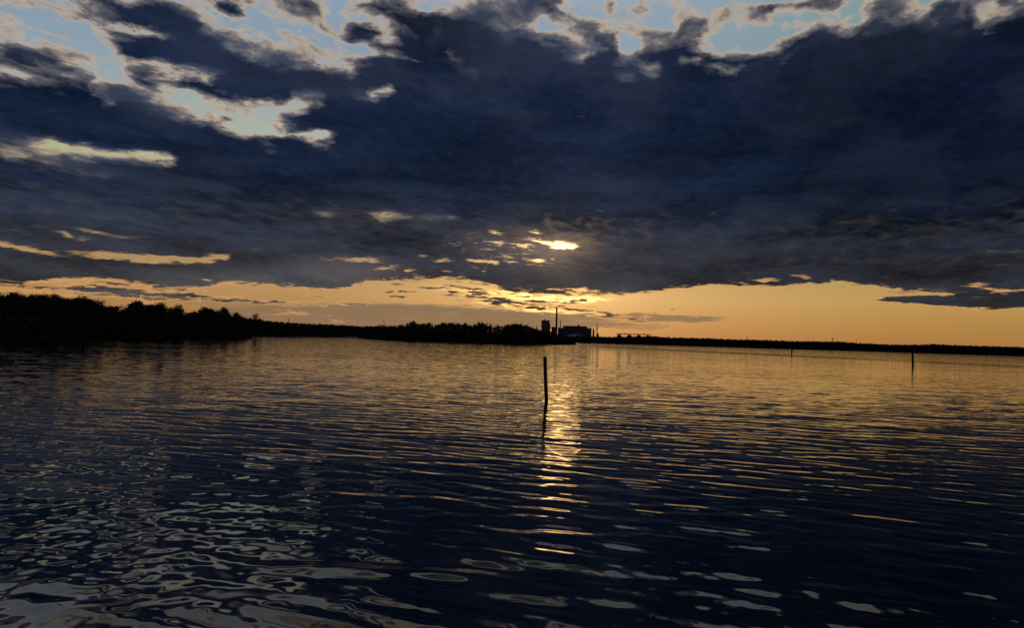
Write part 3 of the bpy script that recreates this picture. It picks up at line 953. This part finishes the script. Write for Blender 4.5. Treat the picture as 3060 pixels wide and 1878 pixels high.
# far woods, read as one mass
def far_wood(name, tab, edge, rows_, step, label, con=0.4):
    mb = MB()
    r_ = random.Random(len(name) + 3)
    pe_ = [px_of(*e) for e in edge]
    p0, p1 = pe_[0][0], pe_[-1][0]
    for row, off in enumerate(rows_):
        p_ = p0
        while p_ < p1:
            a = interp(pe_, p_) + off + r_.uniform(-3, 3)
            x, y = ground(p_, a)
            base = 0.8
            h = height_at(p_, interp(tab, p_) + abs(r_.gauss(0, 1)) * 1.9 + r_.uniform(-0.8, 0.8), a) - base
            wd = h * r_.uniform(0.22, 0.42)
            if r_.random() < con:
                mb.bar((x, y, 0), (x, y, base + h * .9), .18, .06, 3)
                for t_ in range(6):
                    z = base + h * (0.06 + 0.15 * t_)
                    rr = wd * 0.85 * (1 - t_ / 6.6)
                    mb.bar((x, y, z), (x, y, z + h * 0.24), rr, 0.03, 5)
            else:
                mb.bar((x, y, 0), (x, y, base + h * .6), .2, .1, 3)
                for t_ in range(20):
                    zf = r_.uniform(0.12, 0.95)
                    rr = wd * math.sin(PI * zf ** 0.8) ** .6
                    aa = r_.uniform(0, 2 * PI)
                    c_ = (x + rr * .7 * math.cos(aa), y + rr * .7 * math.sin(aa), base + h * zf)
                    mb.add(leaf_quads(c_, h * 0.13, r_), [(0, 1, 2, 3)])
                    mb.add(leaf_quads(c_, h * 0.12, r_), [(0, 1, 2, 3)])
            p_ += step * r_.uniform(0.5, 1.4) * 1000.0 / a * 1.0
        for k in range(int((p1 - p0) * 5)):
            pp = r_.uniform(p0, p1)
            a = interp(pe_, pp) + 1.0 + r_.uniform(0, off * .8)
            x, y = ground(pp, a)
            c_ = (x, y, 0.5 + r_.uniform(0, 0.74) * max(3.0, height_at(pp, interp(tab, pp), a)))
            mb.add(leaf_quads(c_, 1.9, r_), [(0, 1, 2, 3)])
    o = link(name, mb.mesh(name, M_LEAF))
    return tag(o, label, 'wood', None, 'stuff')


FL_TOP = [(560, 935), (700, 945), (775, 955), (800, 958), (850, 963), (900, 965), (970, 969), (1030, 972), (1080, 976), (1250, 980)]
far_wood('far_wood', FL_TOP, far_left_edge, (6, 14, 24, 36, 50), 4.0, 'low dark wood on the far shore between the near left wood and the middle wood', 0.2)
R_TOP = [(1600, 1000), (1700, 1003), (1790, 1006), (1830, 1007), (1950, 1004.5), (1975, 1007), (2000, 1009), (2050, 1009.5), (2120, 1011), (2200, 1014), (2300, 1016), (2360, 1019), (2450, 1020), (2510, 1020.5),
         (2560, 1025), (2650, 1029), (2750, 1030), (2790, 1028), (2870, 1032), (2960, 1034), (3060, 1037), (3500, 1046), (4300, 1060)]
far_wood('far_wood', R_TOP, right_edge, (6, 18, 36, 60, 90), 5.0, 'long low dark wood along the far shore on the right', 0.25)

# ------------------------------------------------------------------ factory behind the middle wood
FD = 1560.0                      # metres to the factory
fa = math.atan2(*ground(1690, FD))
MPP = FD / F                     # metres per photo pixel there


def fx(px):
    """Position across the factory front, metres from column 1690."""
    return (px - 1690) * MPP


def fz(px, py):
    return height_at(px, py, FD)


def site(name, px, label, cat, d=0.0):
    o = bpy.data.objects.new(name, None)
    C.objects.link(o)
    x, y = ground(px, FD + d)
    o.location = (x, y, 0.8)
    o.rotation_euler = (0, 0, -math.atan2(x, y))
    tag(o, label, cat)
    return o


def part(name, mb, mat, parent, smooth=False):
    return link(name, mb.mesh(name, mat, smooth), parent)


def win_row(parent, x0, x1, z, n, w, h, y):
    me = None
    for k in range(n):
        if me is None:
            m_ = MB(); m_.box(-w / 2, w / 2, -0.12, 0.0, -h / 2, h / 2)
            me = m_.mesh('window', M_GLASS)
        link('window', me, parent, (x0 + (x1 - x0) * (k + .5) / n, y - 0.003, z))


px2m = MPP
# boiler block
r_ = site('boiler_house', 1629, 'tall square grey factory block rising above the right end of the middle wood', 'factory building')
H = fz(1629, 960)
m_ = MB(); m_.box(-12.5 * px2m, 12 * px2m, 0, 18, 0, H); part('wall', m_, M_CONC, r_)
m_ = MB(); m_.box(12 * px2m, 14.5 * px2m, 2, 16, 0, fz(1642, 970)); part('stair_tower', m_, M_CONC2, r_)
m_ = MB(); m_.box(-13 * px2m, 12.6 * px2m, -.4, 18.4, H, H + .5); part('roof', m_, M_CONC2, r_)
m_ = MB(); m_.box(-5.5 * px2m, -1.5 * px2m, 4, 8, H + .5, H + 2.4); part('vent_housing', m_, M_CONC2, r_)
m_ = MB(); m_.bar((-3.4 * px2m, 6, H + 2.4), (-3.4 * px2m, 6, H + 5.4), .35, .2); part('vent_pipe', m_, M_STEEL, r_)
m_ = MB(); m_.bar((1.8 * px2m, 6, H + .5), (1.8 * px2m, 6, H + 3.0), .12, .06); part('mast', m_, M_STEEL, r_)
m_ = MB(); m_.box(6.5 * px2m, 9 * px2m, 4, 7, H + .5, H + 1.4); part('vent_housing', m_, M_CONC2, r_)
m_ = MB()
for k in range(7):
    m_.box(-12.5 * px2m + k * 2.7 - .1 + .2, -12.5 * px2m + k * 2.7 + .3, -.12, 0, 1, H - 1)
part('cladding_rib', m_, M_CONC2, r_)
win_row(r_, -7, 6, H * .62, 5, 1.3, 1.6, 0)

# chimneys
r_ = site('chimney', 1661.5, 'tall tapering brick chimney, the highest thing on the skyline', 'chimney', 10)
H = fz(1662, 920.5)
m_ = MB(); m_.lathe([(2.15, 0), (1.9, H * .45), (1.6, H * .86), (1.6, H * .86 + .01)], 16); part('shaft', m_, M_BRICK, r_, True)
m_ = MB(); m_.lathe([(1.72, H * .86 + .01), (1.68, H * .95), (1.72, H)], 16); part('upper_band', m_, M_BAND, r_, True)
m_ = MB(); m_.lathe([(1.95, H - .9), (1.95, H + .05), (1.5, H + .05), (1.5, H - .6)], 16, cap=False); part('rim', m_, M_BRICK, r_, True)
r_ = site('chimney', 1673.3, 'short thin steel chimney right beside the tall brick one', 'chimney', 6)
H = fz(1673, 960)
m_ = MB(); m_.lathe([(.85, 0), (.75, H)], 12); part('shaft', m_, M_STEEL, r_, True)
m_ = MB(); m_.lathe([(1.0, H - 1.4), (1.0, H)], 12); part('rim', m_, M_STEEL, r_, True)

# low plant between
r_ = site('plant_room', 1652.5, 'low flat plant building at the foot of the tall brick chimney', 'factory building')
H = fz(1652, 980)
m_ = MB(); m_.box(-5.5 * px2m, 6 * px2m, 0, 14, 0, H); part('wall', m_, M_CONC2, r_)
m_ = MB(); m_.box(-5.8 * px2m, 6.3 * px2m, -.3, 14.3, H, H + .4); part('roof', m_, M_STEEL, r_)
m_ = MB(); m_.box(-2 * px2m, 1 * px2m, 3, 7, H + .4, H + 1.4); part('vent_housing', m_, M_STEEL, r_)
r_ = site('plant_room', 1674, 'low stepped plant building between thin chimney and long hall', 'factory building')
H = fz(1674, 982)
m_ = MB(); m_.box(-8 * px2m, 8 * px2m, 0, 14, 0, H); part('wall', m_, M_CONC2, r_)
m_ = MB(); m_.box(-4.5 * px2m, -.5 * px2m, 3, 9, H, H + 1.5); part('vent_housing', m_, M_STEEL, r_)

# long hall
r_ = site('machine_hall', 1717.5, 'long flat-roofed factory hall with one small box on its roof', 'factory building')
H = fz(1717, 977.6)
m_ = MB(); m_.box(-35.5 * px2m, 35.5 * px2m, 0, 30, 0, H); part('wall', m_, M_CONC2, r_)
m_ = MB(); m_.box(-36.2 * px2m, 36.2 * px2m, -.5, 30.5, H, H + .9); part('roof', m_, M_STEEL, r_)
m_ = MB(); m_.box(7.5 * px2m, 13 * px2m, 8, 14, H + .9, fz(1728, 972)); part('rooftop_box', m_, M_STEEL, r_)
for (a_, b_) in ((-27.5, -25.5), (-13.5, -11.5)):
    m_ = MB(); m_.box(a_ * px2m, b_ * px2m, -.25, 0, 0, H - 1); part('pilaster', m_, M_CONC, r_)
win_row(r_, -33 * px2m, 34 * px2m, H * .72, 16, 1.6, 1.3, 0)
# right-hand block with silos
r_ = site('silo_block', 1760.5, 'pale ribbed silo block attached to the right end of the long hall', 'factory building')
H = fz(1760, 981.5)
m_ = MB(); m_.box(-7.2 * px2m, 6.6 * px2m, 1, 12, 0, H * .9); part('wall', m_, M_CONC2, r_)
for k in range(4):
    m_ = MB(); m_.lathe([(1.1, 0), (1.1, H * .96), (.7, H)], 12, cx=(-5.6 + 3.5 * k) * px2m, cy=0); part('silo', m_, M_CONC, r_, True)
m_ = MB(); m_.bar((6 * px2m, 2, H * .9), (6 * px2m, 2, H + 2.3), .14, .08); part('mast', m_, M_STEEL, r_)
r_ = site('hopper_tower', 1772.5, 'short round-topped hopper tower between silo block and pipe tower', 'tower')
H = fz(1772, 983.5)
m_ = MB(); m_.lathe([(1.9, 0), (1.9, H * .7), (1.6, H * .92), (.7, H)], 12); part('drum', m_, M_CONC, r_, True)
m_ = MB(); m_.box(-2.6, 2.6, -1, 4, 0, H * .45); part('base', m_, M_CONC2, r_)
# pipe tower
r_ = site('pipe_tower', 1783.5, 'slender tower with a stack on top at the right end of the factory', 'tower')
H = fz(1784, 969.5)
H2 = fz(1784, 980)
m_ = MB(); m_.lathe([(1.3, 0), (1.0, H2 * .6), (.8, H2 * .9), (1.5, H2 * .93), (1.5, H2)], 10); part('shaft', m_, M_STEEL, r_, True)
m_ = MB(); m_.lathe([(.5, H2), (.45, H - 1.2), (.9, H - 1.0), (.9, H)], 8); part('stack', m_, M_STEEL, r_, True)
m_ = MB()
for k in range(5):
    zz = H2 * (.2 + .16 * k)
    m_.box(-4.6, -3.0 + .4 * k, -.6, .6, zz, zz + .35)
m_.bar((-4.4, 0, 0), (-3.0, 0, H2 * .93), .2); m_.bar((-1.2, 0, H2 * .5), (-4.2, 0, H2 * .9), .15); m_.bar((-4.4, 0, H2 * .2), (-1, 0, H2 * .55), .15)
part('frame', m_, M_STEEL, r_)
m_ = MB(); m_.box(1.0, 3.6, -1, 5, 0, fz(1787, 999)); part('annex', m_, M_CONC2, r_)

# low store with pale roof before the factory
r_ = site('storage_hall', 1717, 'low wide store with a pale sloping roof in front of the factory', 'factory building', -45)
Hr = fz(1710, 998.5); He = fz(1710, 1008)
xa, xb, xm = -36 * px2m, 42 * px2m, 3 * px2m
m_ = MB(); m_.box(xa, xb, 0, 26, 0, He); part('wall', m_, M_CONC2, r_)
m_ = MB()
m_.add([(xa, -1, He), (xm, -1, He + .3), (xm + 8, 25, Hr), (xa + 14, 25, He + (Hr - He) * .55), (xa, -1, He - .4), (xm, -1, He - .1), (xm + 8, 25, He), (xa + 14, 25, He)],
       [(0, 1, 2, 3), (0, 4, 5, 1), (1, 5, 6, 2), (2, 6, 7, 3), (3, 7, 4, 0)])
part('pale_roof', m_, M_ROOF, r_)
m_ = MB()
m_.add([(xm + .02, -1, He + .3), (xb, -1, He - .2), (xb, 25, He), (xm + 8.02, 25, Hr), (xm + .02, -1, He - .1), (xb, -1, He - .6), (xb, 25, He - .5), (xm + 8.02, 25, He)],
       [(0, 1, 2, 3), (0, 4, 5, 1), (1, 5, 6, 2), (2, 6, 7, 3)])
part('dark_roof', m_, M_CONC2, r_)
r_ = site('quay_shed', 1800, 'long low grey-blue shed between the factory and the conveyor heaps', 'factory building', -30)
m_ = MB(); m_.box(-42 * px2m, 24 * px2m, 0, 20, 0, fz(1800, 1013)); part('wall', m_, M_CONC, r_)
m_ = MB(); m_.box(-42.5 * px2m, 24.5 * px2m, -.5, 20.5, fz(1800, 1013), fz(1800, 1012.2)); part('roof', m_, M_CONC2, r_)
win_row(r_, -38 * px2m, 20 * px2m, 4.0, 10, 1.8, 1.4, 0)

# conveyor over the heaps
zt = fz(1890, 1001.2)
x0c, x1c = (1843 - 1889) * px2m, (1942 - 1889) * px2m
r_ = site('conveyor', 1889, 'long level conveyor gallery carried over dark heaps right of the factory', 'conveyor', -60)
m_ = MB(); m_.box(x0c, x1c, 0, 2.4, zt - .9, zt + .5); part('gallery', m_, M_STEEL, r_)
m_ = MB(); m_.box((1868 - 1889) * px2m - .9, (1868 - 1889) * px2m + .9, .3, 2, zt + .5, zt + 2.0); part('drive_housing', m_, M_STEEL, r_)
m_ = MB(); m_.box((1922 - 1889) * px2m - .7, (1922 - 1889) * px2m + .7, .3, 2, zt + .5, zt + 2.6); m_.bar(((1922 - 1889) * px2m, 1.2, zt + 2.6), ((1922 - 1889) * px2m, 1.2, zt + 3.6), .25); part('drive_housing', m_, M_STEEL, r_)
for p_ in (1866, 1893, 1922, 1940):
    m_ = MB(); u = (p_ - 1889) * px2m
    m_.bar((u - 1.6, 1.2, 0), (u, 1.2, zt - .8), .22); m_.bar((u + 1.6, 1.2, 0), (u, 1.2, zt - .8), .22); m_.bar((u - .9, 1.2, zt * .45), (u + .9, 1.2, zt * .45), .15)
    part('trestle', m_, M_STEEL, r_)
for p_, wpx, lab in ((1850, 14, 'leftmost of the dark heaps under the conveyor'), (1880, 15, 'middle dark heap under the conveyor'), (1908, 14, 'dark heap under the conveyor, second from its right end'), (1935, 10, 'small rightmost dark heap under the conveyor')):
    m_ = MB(); hz_ = zt - 1.2; ww = wpx * px2m
    prof = [(ww * 1.05, 0), (ww * .62, hz_ * .62), (ww * .36, hz_ * .97), (ww * .1, hz_)]
    m_.lathe(prof, 14, jit=.06)
    x, y = ground(p_, FD - 50)
    o = link('heap', m_.mesh('heap', M_HEAP, True), None, (x, y, .8))
    tag(o, lab, 'heap')

# small far landmarks
def mast(name, px, ytop, ybase, d, w, label, cat, head=None):
    x, y = ground(px, d)
    z1 = height_at(px, ytop, d)
    o = bpy.data.objects.new(name, None); C.objects.link(o)
    o.location = (x, y, .8); o.rotation_euler = (0, 0, -math.atan2(x, y))
    tag(o, label, cat)
    z1 -= .8
    m_ = MB(); m_.lathe([(w, 0), (w * .7, z1)], 8); part('shaft', m_, M_STEEL, o)
    m_ = MB()
    if head == 'arms':
        m_.box(-1.6, 1.6, -.2, .2, z1 - .8, z1 - .2); m_.box(-.9, .9, -.2, .2, z1 - 2.2, z1 - 1.8)
        part('antenna', m_, M_STEEL, o)
    elif head == 'rim':
        m_.lathe([(w * .95, z1 - 1.2), (w * .95, z1)], 10); part('rim', m_, M_STEEL, o)
    else:
        m_.box(-w * 1.6, w * 1.6, -w, w, z1 * .82, z1 * .82 + .5); part('platform', m_, M_STEEL, o)
    return o


mast('mast', 861, 949, 966, 900, .28, 'thin mast rising above the far shore wood on the left', 'mast')
mast('mast', 2233, 1003.5, 1013, 1700, .5, 'thin mast above the far right wood midway between factory and stub chimney', 'mast')
mast('chimney', 2487, 1010, 1021, 1900, 1.1, 'stubby distant chimney above the far right wood', 'chimney', 'rim')
mast('mast', 2559, 1018.5, 1026, 1700, .35, 'small mast with cross arms just right of the distant stub chimney', 'mast', 'arms')
mast('mast', 2617, 1022.5, 1028, 1600, .3, 'tiny mast farthest right above the far wood', 'mast')
mast('spire', 1998, 1002.5, 1010, 1500, .9, 'little pointed turret just right of the conveyor', 'turret')
mast('mast', 2338, 1013.5, 1018, 1650, .3, 'very small mast just left of the stub chimney', 'mast')
# crane boom
d = 1100.0
x, y = ground(1149, d)
o = bpy.data.objects.new('crane', None); C.objects.link(o); o.location = (x, y, .8); o.rotation_euler = (0, 0, -math.atan2(x, y))
tag(o, 'tilted crane boom poking up behind the wood left of centre', 'crane')
zb, zt2 = height_at(1149, 970, d) - .8, height_at(1144.5, 952, d) - .8
m_ = MB(); m_.bar((0, 0, zb - 4), (-2.3, 0, zt2), .5, .28, 4); part('boom', m_, M_STEEL, o)
m_ = MB(); m_.box(-1.0, 1.6, -1.5, 1.5, 0, zb - 3.5); part('tower', m_, M_STEEL, o)
m_ = MB(); m_.bar((-2.3, 0, zt2), (1.8, 0, zb - 4), .08, .08, 4); part('stay', m_, M_STEEL, o)

# ------------------------------------------------------------------ stakes in the water
def stake(px_b, py_b, px_t, py_t, w_px, label, name='wooden_post', lean=True):
    ho = 1016.5 + 0.0275 * (px_b - 1530)
    db = view_dir(px_b, py_b)
    t_ = -CAM_H / db.z
    B = Vector((db.x * t_, db.y * t_, 0))
    d = math.hypot(B.x, B.y)
    dt = view_dir(px_t, py_t)
    t2 = d / math.hypot(dt.x, dt.y)
    T = Vector((dt.x * t2, dt.y * t2, CAM_H + dt.z * t2))
    r = w_px / F * d / 2
    ax = (T - B)
    n, m = 14, 15
    vs, fs = [], []
    u = Vector((1, 0, 0)); w = ax.normalized().cross(u).normalized(); u = w.cross(ax.normalized())
    prev = 0
    ph = [rnd.uniform(0, 6.28) for _ in range(6)]
    S = ax.length + 1.2
    for i in range(m + 1):
        s = i / m
        z = -1.2 + S * s
        c = B + ax.normalized() * z + u * r * 0.12 * math.sin(3 * s + ph[0]) + w * r * .1 * math.sin(4 * s + ph[1])
        rr = r * (1.04 - 0.10 * s)
        if i == m:
            rr *= 0.88
        if i == m - 1:
            c = B + ax.normalized() * (ax.length - 0.25 * r)
        for k in range(n):
            a = 2 * PI * k / n
            q_ = rr * (1 + .05 * math.sin(3 * a + ph[2]) + .035 * math.sin(5 * a + ph[3] + s * 2) - (.10 if k == 4 else 0) + rnd.uniform(-.012, .012))
            zz = (u * math.cos(a) + w * math.sin(a)) * q_
            vs.append(c + zz)
    for i in range(m):
        for k in range(n):
            a, b_ = i * n + k, i * n + (k + 1) % n
            fs.append((a, b_, b_ + n, a + n))
    tc = len(vs)
    vs.append(B + ax + ax.normalized() * r * .12)
    for k in range(n):
        fs.append((m * n + k, m * n + (k + 1) % n, tc))
    vs = [v - B for v in vs]
    o = link(name, mesh_np(name, vs, fs, M_POST, True), None, tuple(B))
    tag(o, label, 'post')
    return o


stake(1633, 1199, 1628.5, 1067, 11, 'large dark wooden post leaning slightly left in the water, nearest of the posts')
stake(2366, 1063, 2366.3, 1044.5, 3.6, 'small distant dark post in the water left of the rightmost post')
stake(2728, 1092, 2727, 1054.5, 5.2, 'medium dark post standing in the water at far right')
stake(2486, 1057, 2486.2, 1051, 1.6, 'tiny far-off post barely showing close under the far right shore')

# rocks along the shore
def rock(px, d, w, h, label, group=None):
    x, y = ground(px, d)
    m_ = MB()
    m_.lathe([(w * .5, -.3), (w * .5, h * .3), (w * .38, h * .8), (w * .12, h)], 9, jit=.18)
    o = link('rock', m_.mesh('rock', M_ROCK), None, (x, y, 0))
    o.scale = (1, .7, 1)
    o.rotation_euler = (0, 0, rnd.uniform(-.4, .4))
    tag(o, label, 'rock', group)


rock(794, 400, 1.3, .42, 'low dark rock in the water just off the tip of the near left wood')
rock(808, 400, 1.5, .40, 'second low dark rock farther out from the tip of the near left wood')
rock(830, 420, 2.2, .18, 'flat barely awash rock farthest from the near left tip')
rock(1063, 640, 2.6, .6, 'dark rock off the bay between far wood and middle wood')
rock(1702, 560, 2.0, .75, 'dark rock just off the right tip of the middle wood')
rock(1719, 520, 2.4, .55, 'flatter dark rock right of the rock off the middle wood tip')

# bird high over the water
x, y = ground(2025, 190)
z = height_at(2025, 641, 190)
root = bpy.data.objects.new('bird', None); C.objects.link(root); root.location = (x, y, z); root.rotation_euler = (0.1, 0.35, 0.6)
tag(root, 'tiny dark bird flying in front of the dark cloud', 'bird')
m_ = MB(); m_.bar((0, -.22, 0), (0, .05, 0.01), .02, .055, 8); m_.bar((0, .05, .01), (0, .2, .02), .055, .025, 8); m_.bar((0, .2, .02), (0, .27, .02), .03, .005, 6); part('body', m_, M_BIRD, root, True)
for s in (-1, 1):
    m_ = MB()
    m_.add([(0, .06, .02), (s * .2, .1, .12), (s * .42, 0, .10), (s * .2, -.04, .11), (0, -.07, .02), (0, .05, .0), (s * .2, .08, .105), (s * .2, -.03, .10), (0, -.06, 0)],
           [(0, 1, 3, 4), (1, 2, 3), (5, 8, 7, 6), (6, 7, 2), (0, 5, 6, 1), (1, 6, 2), (4, 3, 7, 8), (3, 2, 7)])
    part('wing', m_, M_BIRD, root)
